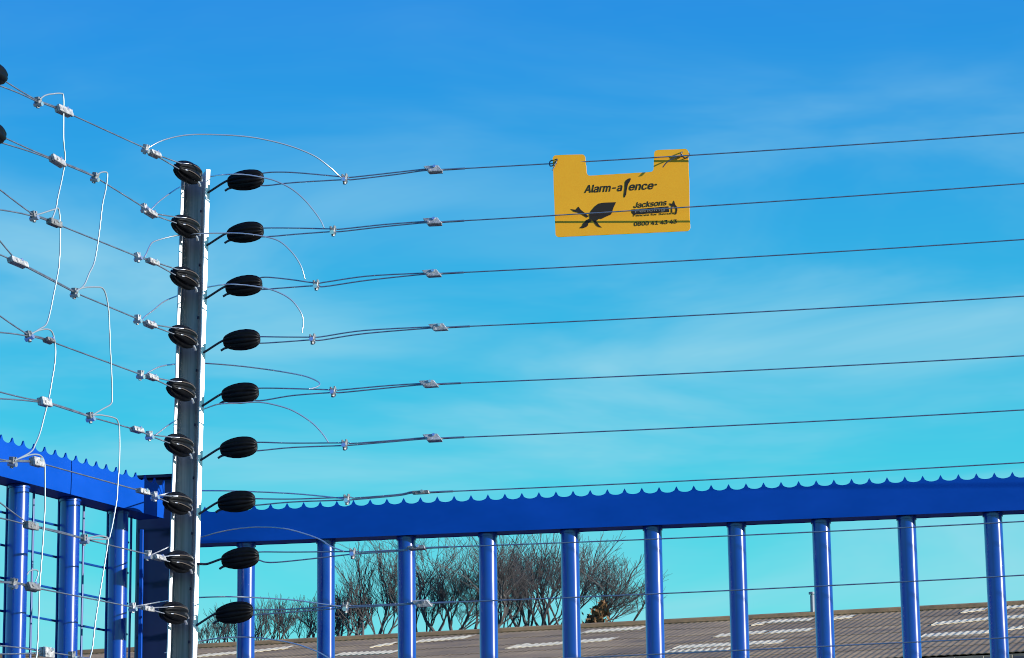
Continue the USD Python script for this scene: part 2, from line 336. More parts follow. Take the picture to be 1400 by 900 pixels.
def connector(P, d, label, grp, L=26., H=11., sc=1., roll=0., shear=-.6, mt='cast'):
    d, n, u = frame(d); cr, sr = math.cos(roll), math.sin(roll); n, u = n*cr+u*sr, u*cr-n*sr
    t = thing('wire_connector', label, 'wire connector', P, grp); k = .001*sc
    s = -1 if np.dot(n, EYE-P) < 0 else 1
    b1 = cbox(L*k, 6.2*k, H*k, .28, (0, s*3.4*k, 0), shear); b2 = cbox(L*k*.94, 6.2*k, H*k*.9, .28, (0, -s*3.4*k, 0), shear)
    obj('block', place(cat_([b1, b2]), P, d, n, u), M[mt], t, smooth=25)
    q = lambda x, y, z: P+d*x*k+n*s*y*k+u*z*k
    obj('screw', tube([q(2.5, 4, H*.30), q(2.5, 8.6, H*.30)], 2.8*k, 8), M['bolt'], t, smooth=False)
    obj('screw', tube([q(-L*.24, 4, -H*.1), q(-L*.24, 8, -H*.1)], 2.6*k, 8), M[mt], t, smooth=False)
    return t
G_RC = 'clamps right of the post'; G_RS = 'connectors along the right wires'
WR = .00125                                                     # wire radius
rows = [  # upper strand start, mid; lower strand start, mid; clamp; sleeve; y at x=1400; sag
    ((362, 236.5), (400, 236), (362, 254), (400, 250), (471, 244), (593, 232.5), 181.5),
    ((361, 312), (400, 312), (361, 324), (410, 320), (455, 315), (592, 304), 251),
    ((358, 379.5), (390, 381.5), (358, 396), (385, 394), (432, 389), (591, 374.5), 327.5),
    ((356, 460.5), (390, 461), (356, 469.5), (390, 467.5), (427, 463), (600, 448), 405),
    ((354, 531), (400, 531.5), (354, 548), (400, 541), (455, 535), (587, 525.5), 486.5),
    ((352, 605), (400, 606), (352, 616.5), (400, 612), (471, 607.5), (592, 599.5), 560.5),
    ((349, 682), (400, 682.5), (349, 691), (400, 686.5), (474, 682), (576, 673.5), 632.5),
    ((353, 755), (400, 755), (353, 766), (378, 769), (482, 756), (570, 749.5), 713),
    ((347, 834), (400, 833), (347, 841), (400, 837), (472, 829.5), (578, 825), 786.5),
]
rclamp = []
for i, (u0, u1, l0, l1, cl, sl, ye) in enumerate(rows):
    sag = 2.0
    xs = np.linspace(sl[0]+14, 1400, 12); main = []
    for x in xs:
        f = (x-xs[0])/(1400-xs[0]); main.append(PR(x, sl[1]-.5+(ye-sl[1]+.5)*f+4*sag*f*(1-f)))
    e = (main[-1]-main[-2])/np.linalg.norm(main[-1]-main[-2]); main.append(main[-1]+e*1.6)
    x0, y0 = right_ins[i]; ci = PR(x0, y0)
    sx, sy = sl; cx, cy = cl; gap = [1.6, 1.6, 3.2, 2.4, 1.8, .9, .8, .9, .8][i]
    up = [PR(sx, sy-1)]+[PR(sx-14, sy-.8), PR(cx+70, (cy*.42+sy*.58)-gap*.9), PR(cx+12, cy-gap*.8-.4), PR(cx, cy-1.8), PR(*u1), PR(*u0)]
    lo = [PR(sx, sy+1)]+[PR(sx-14, sy+1), PR(cx+70, (cy*.42+sy*.58)+gap*.9), PR(cx+12, cy+gap*.8+.4), PR(cx, cy+1.8), PR(*l1), PR(*l0)]
    loop = spline(up+[PR(x0+10, y0-4, .004), PR(x0-2, y0, .005), PR(x0+10, y0+4, .004)]+lo[::-1], 6)
    w = cat_([tube(spline(main, 4), WR*.92, 7), tube(loop, WR, 7), tube([PR(sx+8, sy), main[0]*.6+main[1]*.4], WR*1.5, 7)])
    obj('fence_wire', w, M['wire'], smooth=60, label=f'steel fence wire running right, {ORD[i]}, doubled back through its insulator', cat='wire', group='wires running right from the post')
    dd = PR(cx+20, cy-1)-PR(cx, cy); rclamp.append(PR(cx, cy))
    clamp(PR(cx, cy), dd, f'small grey wire clamp, {ORD[i]} of the column just right of the insulators', G_RC, 1.0, rng.uniform(-.25, .25))
    dd = PR(sx+20, sy-1.2)-PR(sx, sy)
    if i in (6, 7): connector(PR(sx, sy), dd, f'slim dark wire connector, {ORD[i]} on the wires running right', G_RS, 30, 7, 1, rng.uniform(-.2, .2), -.3, 'castd')
    else: connector(PR(sx, sy), dd, f'grey slanted block wire connector, {ORD[i]} on the wires running right', G_RS, 27, 12.5, 1, rng.uniform(-.3, .3), -.75, 'cast')
# lowest wire, at the bottom edge of the picture
xs = np.linspace(330, 1400, 10); P = [PR(x, 871+(1400-x)*.047) for x in xs]; P.append(P[-1]+(P[-1]-P[-2])*3)
obj('fence_wire', tube(spline(P, 3), WR*.92, 7), M['wire'], smooth=60, label='lowest steel fence wire running right along the bottom edge of the picture', cat='wire', group='wires running right from the post')

# left rows: strands at the picture edge, far fitting(s), near clamp and connector, order
ORD1 = ['top', 'second', 'third', 'fourth', 'fifth', 'sixth', 'seventh', 'eighth', 'ninth']
G_LW = 'wires running left from the post'; G_LC = 'clamps left of the post'; G_LS = 'connectors left of the post'
L = [ # two strand starts (edge), join, far clamp, far connector, near clamp, near connector
    dict(st=[(-12, 99), (-12, 113)], fc=(52, 139), fs=(87, 152, 30, 15, 'cast'), nc=(199, 203), ns=(211, 211)),
    dict(st=[(-12, 180), (-12, 191)], fc=(130, 242), fs=(78, 220.5, 27, 14, 'cast'), nc=(197, 284), ns=(206, 292)),
    dict(st=[(-20, 244), (-20, 284)], fc=(46, 295), fs=(74, 305, 24, 13, 'castd'), nc=(188, 351), ns=(208, 358)),
    dict(st=[(-20, 305), (-20, 341)], fc=(102, 400), fs=(24, 359, 34, 12, 'cast'), nc=(188, 436), ns=(205, 444)),
    dict(st=[(-20, 418), (-20, 453)], fc=(39, 459), fs=(67, 466, 16, 8, 'castd'), nc=(192, 512), ns=(207, 516)),
    dict(st=[(-20, 531), (-20, 544)], fc=(123, 570), fs=(61, 550, 20, 17, 'cast'), nc=(204, 595), ns=(187, 588)),
    dict(st=[(-20, 622), (-20, 632)], fc=(17, 631), fs=(50, 632, 20, 18, 'cast'), nc=(211, 678), ns=(195, 672)),
    dict(st=[(-20, 672), (-20, 704)], fc=(115, 737), fs=(42, 719, 22, 15, 'castd'), nc=(202, 758), ns=(217, 763)),
    dict(st=[(-20, 789), (-20, 797)], fc=(18, 797), fs=(44, 803, 22, 15, 'castd'), nc=(181, 830), ns=(201, 832)),
]
for i, r in enumerate(L):
    fs, fc, nc, ns = r['fs'], r['fc'], r['nc'], r['ns']
    first, last = min(fs[0], fc[0]), max(fs[0], fc[0])
    a = min((fs[:2], fc)); b = max((fs[:2], fc)); c1 = min((nc, ns)); c2 = max((nc, ns))
    ix, iy = left_ins[i]; ic = PLf(ix, iy); d, n, u = frame(PLf(ix, iy)-PLf(ix-14, iy-14*lslope[i]))
    fr = -n if np.dot(-n, EYE-ic) > 0 else n
    sgn = 1
    main = [PLf(a[0], a[1]), PLf(*b), PLf(*c1), PLf(*c2)]
    s0 = [PLf(*r['st'][0]), PLf(r['st'][0][0]*.4+a[0]*.6, r['st'][0][1]*.42+a[1]*.58+1.2), main[0]+u*.001]
    s1 = [PLf(*r['st'][1]), PLf(r['st'][1][0]*.4+a[0]*.6, r['st'][1][1]*.42+a[1]*.58-.4), main[0]-u*.001]
    # far strands twin between the two far fittings; near strands grip the insulator in its grooves
    tw = [main[0]+u*.0015, (main[0]+main[1])/2+u*.0022, main[1]+u*.0012]
    n0 = [main[3]+u*.0008, ic-d*.036+u*.007+fr*.006, ic-d*.022+u*.0085+fr*.0140, ic-d*.002+u*.009+fr*.0172, ic+d*.018+u*.007+fr*.0160, ic+d*.031+u*.003+fr*.009]
    n1 = [main[3]-u*.0008, ic-d*.036-u*.004+fr*.004, ic-d*.024-u*.0042+fr*.0150, ic-d*.008-u*.006+fr*.0186, ic+d*.016-u*.0085+fr*.0160, ic+d*.030-u*.010+fr*.007]
    w = [tube([q[0], q[0]+(q[0]-q[1])*f], WR, 7) for q in (s0, s1) for f in ([2.5] if i > 1 else [])]+[tube(spline(s0, 6), WR, 7), tube(spline(s1, 6), WR, 7), tube(main, WR, 7), tube(spline(tw, 4), WR, 7), tube(n0[:3], WR, 7), tube(n1[:3], WR, 7)]
    for q in (n0, n1): obj('binding_wire', tube(spline(q, 5)[10:], WR*.75, 7), M['binding'], LEFT_INS[i], smooth=60)
    obj('fence_wire', cat_(w), M['wire'], smooth=60, label=f'steel fence wire running to the left edge, {ORD[i]}, gripping the post insulator', cat='wire', group=G_LW)
    dd = main[2]-main[1]; row = ORD1[i]
    far = ['beside the long link wire', 'at the head of the inner link wire', 'where two link wires meet', 'between the bent link wires', 'by the dull connector', 'above the blue rail', 'on the blue rail', 'between two blue tubes', 'over the leftmost blue tube'][i]
    clamp(PLf(*fc), dd, f'small grey clamp on the {row} left wire, {far}', 'clamps far left on the wires', 1.0, rng.uniform(-.3, .3))
    look = 'big pale' if fs[4] == 'cast' else 'small dull'
    connector(PLf(fs[0], fs[1], .004), dd, f'{look} block connector on the {row} left wire, near the left edge', 'connectors far left on the wires', fs[2]*1.35, fs[3]*.8, 1., rng.uniform(-.4, .1), -.2, fs[4])
    clamp(PLf(*nc), dd, f'grey wire clamp on the {row} left wire, close to the post insulator', G_LC, .95, rng.uniform(-.3, .3), 'cast')
    connector(PLf(ns[0], ns[1], .003), dd, f'small pale block connector on the {row} left wire, next to the post insulator', G_LS, 30, 8.5, 1., rng.uniform(-.3, .3), -.3, 'cast')
# tenth left wire, along the bottom edge
P = [PLf(-20, 881), PLf(30, 886), PLf(64, 891.5), PLf(100, 897), PLf(160, 908), PLf(225, 915)]
P2 = [PLf(-20, 894.5), PLf(30, 894), PLf(64, 893)]
obj('fence_wire', cat_([tube(spline(P, 5), WR, 7), tube(spline(P2, 5), WR, 7)]), M['wire'], smooth=60, label='lowest left fence wire, along the bottom edge of the picture', cat='wire', group=G_LW)
connector(PLf(64, 892, .004), P[2]-P[1], 'round pale connector at the bottom left edge of the picture', 'connectors far left on the wires', 24, 15, 1.1, .1, -.2, 'cast')
clamp(PLf(98, 897), P[3]-P[2], 'small clamp at the bottom edge in front of the second blue tube', 'clamps far left on the wires')

# ------------------------------------------------------------------ jumper wires from the left rows to the right rows
def jumper(pts, label, r=.00125, grp='jumper wires arching past the post'):
    """pts: (x, y, Y); Y None = in between"""
    ys = [p[2] for p in pts]; idx = [k for k, v in enumerate(ys) if v is not None]
    Y = np.interp(range(len(pts)), idx, [ys[k] for k in idx])
    obj('jumper_wire', tube(spline([at_depth(p[0], p[1], q) for p, q in zip(pts, Y)], 6), r, 8), M['jump'], smooth=60, label=label, cat='wire', group=grp)
yl = lambda x, y: float(PLf(x, y)[1]); yr = lambda x, y: float(PR(x, y)[1])
N = None; BK = PY0+.065
def fr_(x, y): return yr(x, y)-.030
jumper([(199, 207, yl(199, 203)), (205, 201, N), (224, 191.5, N), (253, 185, N), (285, 184, N), (328, 186, N), (361, 190.7, N), (397, 200, N), (429, 213, N), (451, 229, N), (463, 240, N), (468, 244, yr(471, 244)-.003)], 'longest jumper wire, arching over the top of the post')
jumper([(203, 289, yl(203, 289)), (209, 284, N), (217, 276, N), (233, 264, N), (247, 255.5, BK-.01), (268, 247, BK), (290, 241, BK-.01), (310, 238.7, fr_(310, 239)), (335, 239, fr_(335, 239)), (362, 243.5, N), (378, 248, N), (398, 258, N), (416, 273, N), (431, 291, N), (439, 303, N), (443, 312, yr(455, 315))], 'jumper wire crossing the topmost right insulator')
jumper([(197, 352, yl(195, 352)), (200, 347, N), (203, 340, N), (208, 332, N), (219, 327.5, N), (235, 323.5, N), (253, 320.5, PY0-.045), (277, 319.5, PY0-.047), (310, 318.8, fr_(310, 319)), (335, 319.7, fr_(335, 320)), (361, 323.5, N), (382, 330, N), (399, 345, N), (411, 363, N), (417, 382, yr(432, 389))], 'jumper wire passing in front of the post and the second right insulator')
jumper([(194, 438, yl(194, 438)), (198, 433, N), (210, 424, N), (225, 412, N), (247, 403, BK-.02), (268, 396, BK), (288, 392, BK-.02), (310, 389, fr_(310, 389)), (335, 390, fr_(335, 390)), (362, 394, N), (381, 400, N), (398, 410, N), (410, 425, N), (414.5, 438, N), (413, 455, yr(427, 463))], 'jumper wire crossing the third right insulator')
jumper([(199, 513, yl(197, 512)), (205, 508, N), (220, 501, N), (240, 498, BK-.02), (262, 496.5, BK), (282, 497, BK-.01), (310, 499, N), (340, 502, N), (380, 507.5, N), (415, 514, N), (433, 521, N), (437, 526, N), (431, 530, N), (422, 532, yr(425, 532)-.002)], 'flat jumper wire between the fourth and fifth right insulators')
jumper([(210, 597, yl(208, 596)), (215, 593, N), (228, 583, N), (240, 575.5, BK-.02), (260, 566, BK), (278, 559.5, BK-.02), (300, 552.5, fr_(300, 552)), (325, 551.5, fr_(325, 552)), (352, 550, N), (375, 553.5, N), (400, 561.5, N), (425, 577, N), (440, 592, N), (449, 605, yr(460, 607))], 'jumper wire sagging under the fifth right insulator')
jumper([(215, 678, yl(213, 678)), (238, 673, BK-.02), (262, 671, BK), (278, 671, BK), (310, 671.2, PY0+.03), (349, 672.5, N), (400, 675, N), (440, 678.5, N), (470, 682, yr(474, 682)-.003)], 'straight jumper wire just above the scalloped rail')
jumper([(207, 759, yl(205, 759)), (240, 744, BK-.02), (262, 738, BK), (282, 732.5, BK-.01), (300, 727.5, N), (330, 722.3, PY0+.02), (360, 720.7, N), (390, 723, N), (420, 731, N), (440, 739, N), (451, 746.5, N), (470, 754, yr(480, 756)-.003)], 'bright jumper wire arching across the face of the blue rail')
jumper([(186, 829, yl(184, 829)), (225, 822, BK-.03), (252, 818.5, BK), (275, 817, BK), (310, 816, PY0-.045), (345, 817, PY0-.045), (400, 820.5, N), (430, 824.5, N), (466, 829.5, yr(472, 829)-.003)], 'jumper wire above the lowest right insulator')
jumper([(225, 893, BK), (275, 877, BK), (304, 872.5, N), (330, 871, N), (360, 873, N), (400, 879.5, N), (430, 889.5, N), (448, 899, N), (462, 909, yr(462, 909))], 'jumper wire arching at the bottom edge of the picture')

# link wires between the left rows
def link(pts, label, r=.00135):
    obj('link_wire', tube(spline([PLf(x, y, .006) for x, y in pts], 6), r, 8), M['alu'], smooth=60, label=label, cat='wire', group='bright link wires between the left fence wires')
link([(54, 136), (62, 130.5), (72, 128.5), (83, 128), (86.7, 132), (86.9, 160), (87, 193), (89, 217), (85.5, 241), (79, 271), (76.5, 285), (70, 303)], 'bright upright link wire from the top wire to the third, leftmost upper one')
link([(50, 294), (58, 291.5), (74, 286.5), (80.5, 287), (82.5, 315), (81, 360), (77, 385), (73, 405), (69, 425), (65, 440), (61, 446), (55, 449.5), (43, 457)], 'bright link wire from the third wire to the fifth, beside the dull connector')
link([(43, 456), (56, 451), (68, 451), (73.5, 460), (76, 480), (74.5, 500), (72, 515), (67, 544), (61, 568), (54.7, 592), (48.5, 607), (42, 618), (20, 630)], 'bright link wire from the fifth wire down to the one before the blue rail')
link([(21, 629), (42, 622), (54, 622.5), (60, 630), (61.3, 645), (61.3, 695), (58.2, 748), (55, 791), (53.5, 820), (52, 868), (50, 898), (48, 912)], 'bright link wire hanging in front of the gap between the two left blue tubes')
link([(131, 240), (138, 236), (145, 235.5), (147, 240), (144.5, 260), (140, 281), (135.5, 320), (129.5, 357), (122, 374), (115, 390), (104, 399)], 'bright link wire from the second wire to the fourth, inner upper one')
link([(104, 398), (114, 393.5), (132, 392.5), (141, 395), (146, 408), (149, 430), (150.5, 470), (152.5, 510), (153.3, 544), (151, 553), (140, 559.5), (126, 568)], 'bright link wire from the fourth wire to the sixth, inner middle one')
link([(126, 568), (137, 567.5), (155, 571), (161, 576), (163.3, 590), (163.3, 630), (161, 662), (160, 681), (155, 711), (150.8, 730), (146, 737), (118, 737)], 'bright link wire crossing the left blue rail')
link([(118, 736), (135, 733), (146.5, 735), (147.5, 742), (142.5, 775), (136, 815), (130.5, 850), (126.5, 885), (123, 899), (118, 912)], 'bright link wire slanting between the second and third left blue tubes')
link([(37, 786), (40, 781.5), (46, 779), (51.5, 780.5), (52, 786), (48, 797)], 'small curled wire end above the leftmost blue tube gap', .0012)

# ------------------------------------------------------------------ warning sign
sTL, sTR, sBL = PR(757, 213, .0045), PR(940, 204, -.005), PR(760, 324, -.012)
sn = np.cross(sTR-sTL, sBL-sTL); sn /= np.linalg.norm(sn); sn = sn if sn[1] < 0 else -sn
su = sTR-sTL; su /= np.linalg.norm(su); sv = np.cross(sn, su); sv = sv if sv[2] > 0 else -sv
def suv(x, y):
    p = on_plane(x, y, sTL, sn)-sTL; return np.array([p@su, p@sv])
def sworld(g, lift):
    g = g.copy(); v = g.vertices; flip = np.dot(np.cross(su, sv), sn) < 0
    g.vertices = sTL + v[:, :1]*su + v[:, 1:2]*sv + (v[:, 2:]+lift)*sn
    if flip: g.invert()
    return g
def zpx(lst, sc, ox, oy): return [(ox+a/sc, oy+b/sc) for a, b in lst]
outline = Polygon([suv(x, y) for x, y in [(755.5, 212.5), (799.5, 211), (802.5, 240.5), (893.5, 235), (894.5, 205.5), (941, 203.5), (943.5, 316), (759.5, 324.5)]])
k = .0062
outline = outline.buffer(-k).buffer(k, resolution=6).buffer(k).buffer(-k, resolution=6)
t = thing('warning_sign', 'yellow plastic warning sign with a notched top hanging on the upper right wires', 'sign', sTL)
obj('panel', sworld(extr(outline, .0022), -.0022), M['sign'], t, smooth=30)
rimp = outline.buffer(-.0002).difference(outline.buffer(-.0021)) 
def flat(poly, lift, m_, name, h=.00035, lab=None):
    gs = [extr(q, h) for q in (poly.geoms if hasattr(poly, 'geoms') else [poly]) if q.area > 1e-9]
    obj(name, sworld(cat_(gs), lift), M[m_], t, smooth=False, label=lab)
def lettering(s, x0, y0, x1, y1, cap, name, mt='ink', slant=.2, bold=True, lift=.0001, thick=.0003):
    """capitals cap tall (photo units) with a baseline from (x0, y0) to (x1, y1)"""
    g = meshkit.text_mesh(s, 1.0, .1, bold); v = g.vertices.copy()
    w = v[:, 0].max()-v[:, 0].min(); v[:, 0] -= v[:, 0].min()
    a, b = suv(x0, y0), suv(x1, y1); e = (b-a); up = suv(x0, y0-cap)-a
    lx = v[:, 0]/w; uv = a+lx[:, None]*e+v[:, 1:2]*(up+slant*np.linalg.norm(up)*e/np.linalg.norm(e))
    z = (v[:, 2]-v[:, 2].min()); z = z/max(z.max(), 1e-9)*thick
    obj(name, sworld(trimesh.Trimesh(np.column_stack([uv, z]), g.faces, process=False), lift), M[mt], t, smooth=False)
lettering('Alarm-a', 799, 263.6, 850, 261, 10, 'lettering', slant=.22)
lettering('ence', 859.5, 260.4, 893, 258.4, 10, 'lettering', slant=.22)
lettering('®', 895, 254.6, 898.5, 254.4, 3.0, 'lettering', slant=0, bold=False)
P = zpx([(760, 92), (735, 98), (700, 125), (685, 150), (682, 230), (668, 330), (668, 365), (680, 372), (700, 330), (712, 250), (728, 180), (752, 145), (770, 105)], 10.59, 790, 235)
flat(Polygon([suv(*p) for p in P]).buffer(0), .0001, 'ink', 'long_letter')
bird = [zpx([(430, 665), (425, 640), (440, 610), (470, 575), (500, 553), (540, 547), (632, 543), (610, 590), (600, 625), (590, 640), (555, 655), (520, 672), (500, 670), (485, 685), (455, 692)], 5.625, 730, 180),
        zpx([(283, 596), (322, 602), (343, 578), (362, 603), (400, 632), (420, 652), (408, 662), (372, 640), (335, 622), (308, 616)], 5.625, 730, 180),
        zpx([(432, 668), (405, 680), (378, 708), (372, 725), (350, 742), (378, 744), (402, 735), (416, 722), (418, 705), (445, 688)], 5.625, 730, 180),
        zpx([(455, 688), (474, 684), (490, 702), (504, 722), (524, 738), (498, 734), (480, 722)], 5.625, 730, 180)]
for P in bird: flat(Polygon([suv(*p) for p in P]).buffer(0), .0001, 'ink', 'emblem')
# second line: name over a dark band, an arrow mark, a small line and a telephone number
lettering('Jacksons', 866, 284.5, 911, 280.5, 7.2, 'lettering', slant=.2)
band = [(863.5, 286.6), (914, 282.2), (915, 290.0), (866, 293.6), (863.6, 291)]
flat(Polygon([suv(*p) for p in band]).buffer(0), .0001, 'ink', 'dark_band', .0002)
lettering('Fencing', 868, 291.0, 909, 287.6, 4.3, 'lettering', 'ink2', slant=.1, lift=.00045, thick=.0002)
arrow = zpx([(905, 250), (960, 262), (975, 230), (990, 200), (1003, 235), (1010, 270), (1050, 320), (1055, 380), (1030, 460), (1005, 460), (1028, 380), (1015, 330), (975, 300), (955, 340), (962, 420), (938, 425), (938, 345), (945, 300), (912, 285)], 13.85, 850, 260)
flat(Polygon([suv(*p) for p in arrow]).buffer(0), .0001, 'ink', 'arrow_mark')
lettering('Fences for Security', 866, 296.3, 926, 292.6, 2.6, 'lettering', slant=0, bold=False)
lettering('0800 41 43 43', 867, 309.2, 925.5, 305.4, 5.2, 'lettering', slant=0)
def cable_tie(pts, tail, label):
    P = [on_plane(x, y, sTL+sn*o, sn) for x, y, o in pts]
    t2 = thing('cable_tie', label, 'cable tie', P[0], 'ties on the sign')
    obj('loop', tube(spline(P, 5), .0011, 7), M['hook'], t2, smooth=60)
    T = [on_plane(x, y, sTL+sn*o, sn) for x, y, o in tail]
    obj('tail', tube(spline(T, 4), .0011, 6), M['hook'], t2, smooth=60)
    obj('lock', place(cbox(.004, .004, .0055, .3), P[0], su, sn, sv), M['hook'], t2)
cable_tie([(760, 222, .002), (757, 226, .006), (752, 227, .001), (752, 221, -.006), (757, 219, -.004), (762, 218, .004), (760, 222, .002)], [(760, 222, .002), (757.5, 229, .004), (755, 233, .007)], 'small dark tie at the left upright of the yellow sign')
cable_tie([(932, 213, .003), (936, 216, .004), (941, 215, .001), (942, 210, -.005), (936, 208, -.004), (931, 209, .004), (932, 213, .003)], [(932, 213, .003), (922, 216, .006), (912, 222, .009), (906, 229, .010)], 'dark tie with a long tail at the right upright of the yellow sign')

# ------------------------------------------------------------------ far building with a corrugated roof
BA = math.atan(.33)
bd = np.array([math.cos(BA), -math.sin(BA), 0]); bn = np.array([-math.sin(BA), -math.cos(BA), 0])     # along the ridge, towards the viewer
BY = 70.; rp = at_depth(700, 865.5, BY)
hz = rp[2]; TSL = math.radians(12.5); rd = bn*math.cos(TSL)-Z*math.sin(TSL); rn = bn*math.sin(TSL)+Z*math.cos(TSL)
RL = 9.6; E0, E1 = -14., 20.
def roof_uv(x, y):
    p = on_plane(x, y, rp, rn)-rp; return p@bd, p@rd
def corrugated(u0, u1, v0, v1, lift, wave=.15, amp=.007, per=4, tilt=.008):
    n = max(2, int(round((u1-u0)/wave*per))); us = np.linspace(u0, u1, n+1)
    hh = amp*np.cos(us/wave*2*math.pi)
    A = [rp+bd*a+rd*v0+rn*(h+lift) for a, h in zip(us, hh)]; B = [rp+bd*a+rd*v1+rn*(h+lift+tilt) for a, h in zip(us, hh)]; C = [b-rn*.012 for b in B]
    V = np.array(A+B+C); F = []
    for i in range(n):
        F += [[i, i+n+1, i+n+2], [i, i+n+2, i+1], [i+n+1, i+2*n+2, i+2*n+3], [i+n+1, i+2*n+3, i+n+2]]
    return trimesh.Trimesh(V, F, process=False)
bt = thing('building', 'long low building with a weathered brown corrugated roof beyond the fence', 'building', rp-Z*hz)
NC = 6; NS = 17; cw = RL/NC; sw = (E1-E0)/NS
for c in range(NC):
    for s in range(NS):
        obj('roof_sheet', corrugated(E0+s*sw, E0+(s+1)*sw, c*cw-.08*(c > 0), (c+1)*cw, .03+.003*c, tilt=.012), M['roof%d' % rng.randrange(3)], bt, smooth=50)
obj('roof_deck', place(cbox(E1-E0-.1, RL-.1, .06, .1), rp+bd*(E0+E1)/2+rd*RL/2-rn*.05, bd, rd, rn), M['wallb'], bt)
strips = [((799, 866.5), (882, 861)), ((700, 887.5), (842, 876)), ((925, 888), (1050, 881)), ((912, 893.2), (1000, 889.5)), ((1050, 853), (1113, 849.3)), ((1140, 848.3), (1170, 845)),
          ((1032, 856), (1050, 854)), ((1050, 867.5), (1113, 863.3)), ((980, 872), (1050, 866.5)), ((1050, 881.5), (1075, 879.3)), ((1317, 838.8), (1350, 835.3)), ((1376, 833.5), (1420, 829.5)), ((1277, 855.8), (1350, 848.8)), ((1350, 848.8), (1430, 843.5)),
          ((1262, 872), (1350, 867)), ((1350, 866.5), (1430, 856)), ((513, 885.8), (545, 881.5)), ((572, 879.5), (646, 873)), ((460, 897.5), (545, 893.8)), ((697, 887.6), (720, 884)), ((271, 899.5), (352, 892.5)), ((352, 892.5), (402, 887))]
for a, b in strips:
    u0, v0 = roof_uv(*a); u1, v1 = roof_uv(*b); v = (v0+v1)/2
    g = corrugated(min(u0, u1), max(u0, u1), v-.36, v+.36, .045, wave=.15, amp=.009, tilt=.012)
    # lay the strip along its own measured line, kept on the roof
    vv = g.vertices; f = ((vv-rp)@bd-min(u0, u1))/abs(u1-u0); g.vertices = vv+rd*((v0 if u0 < u1 else v1)*(1-f)+(v1 if u0 < u1 else v0)*f-v)[:, None]
    obj('pale_sheet', g, M['roofpale'], bt, smooth=50, label='pale corrugated strip set in the brown roof')
# back slope, ridge cap, walls, gutter
rdb = -bn*math.cos(TSL)-Z*math.sin(TSL)
obj('back_roof', place(cbox(E1-E0, RL, .06, .1), rp+bd*(E0+E1)/2+rdb*RL/2-Z*.03, bd, rdb, np.cross(bd, rdb)), M['roof'], bt)
obj('ridge_cap', tube([rp+bd*E0+Z*.03, rp+bd*E1+Z*.03], .11, 8), M['roof'], bt)
ev = rp+rd*RL
zh = ev[2]-.2
obj('wall', place(cbox(E1-E0-.6, .2, zh, .05), ev+bd*(E0+E1)/2-bn*.5-Z*(ev[2]-zh/2), bd, bn, Z), M['wallb'], bt)
for e in (E0+.3, E1-.3):
    c = rp+bd*e; w = RL*math.cos(TSL)-.5
    tri = Polygon([(-w, 0), (w, 0), (w, hz-w*math.tan(TSL)-.15), (0, hz-.15), (-w, hz-w*math.tan(TSL)-.15)]); g = extr(tri, .2); v = g.vertices.copy()
    g.vertices = (c-Z*hz)+v[:, :1]*bn+v[:, 1:2]*Z+(v[:, 2:]-.1)*bd
    obj('gable_wall', g, M['wallb'], bt, smooth=False)
obj('fascia', place(cbox(E1-E0, .05, .22, .1), ev+bd*(E0+E1)/2+bn*.02-Z*.10, bd, bn, Z), M['fascia'], bt)
obj('gutter', tube([ev+bd*E0+bn*.14-Z*.12, ev+bd*E1+bn*.14-Z*.12], .075, 8), M['wallb'], bt)
for i in range(60):
    o = ev+bd*(E0+.4+i*(E1-E0-.8)/59)+bn*.20-Z*.12
    obj('gutter_bracket', place(cbox(.07, .06, .2, .2), o, bd, bn, Z), M['fascia'], bt)
fp = on_plane(1111, 846, rp, bn); 
obj('flue_pipe', tube([fp-Z*.6, on_plane(1110.6, 814, rp, bn)], .055, 10), M['flue'], bt)
fc = on_plane(1110.5, 811.5, rp, bn); obj('flue_cap', cat_([tube([fc-Z*.02, fc+Z*.03], .085, 10), tube([fc-Z*.09, fc-Z*.02], .03, 6)]), M['flue'], bt)

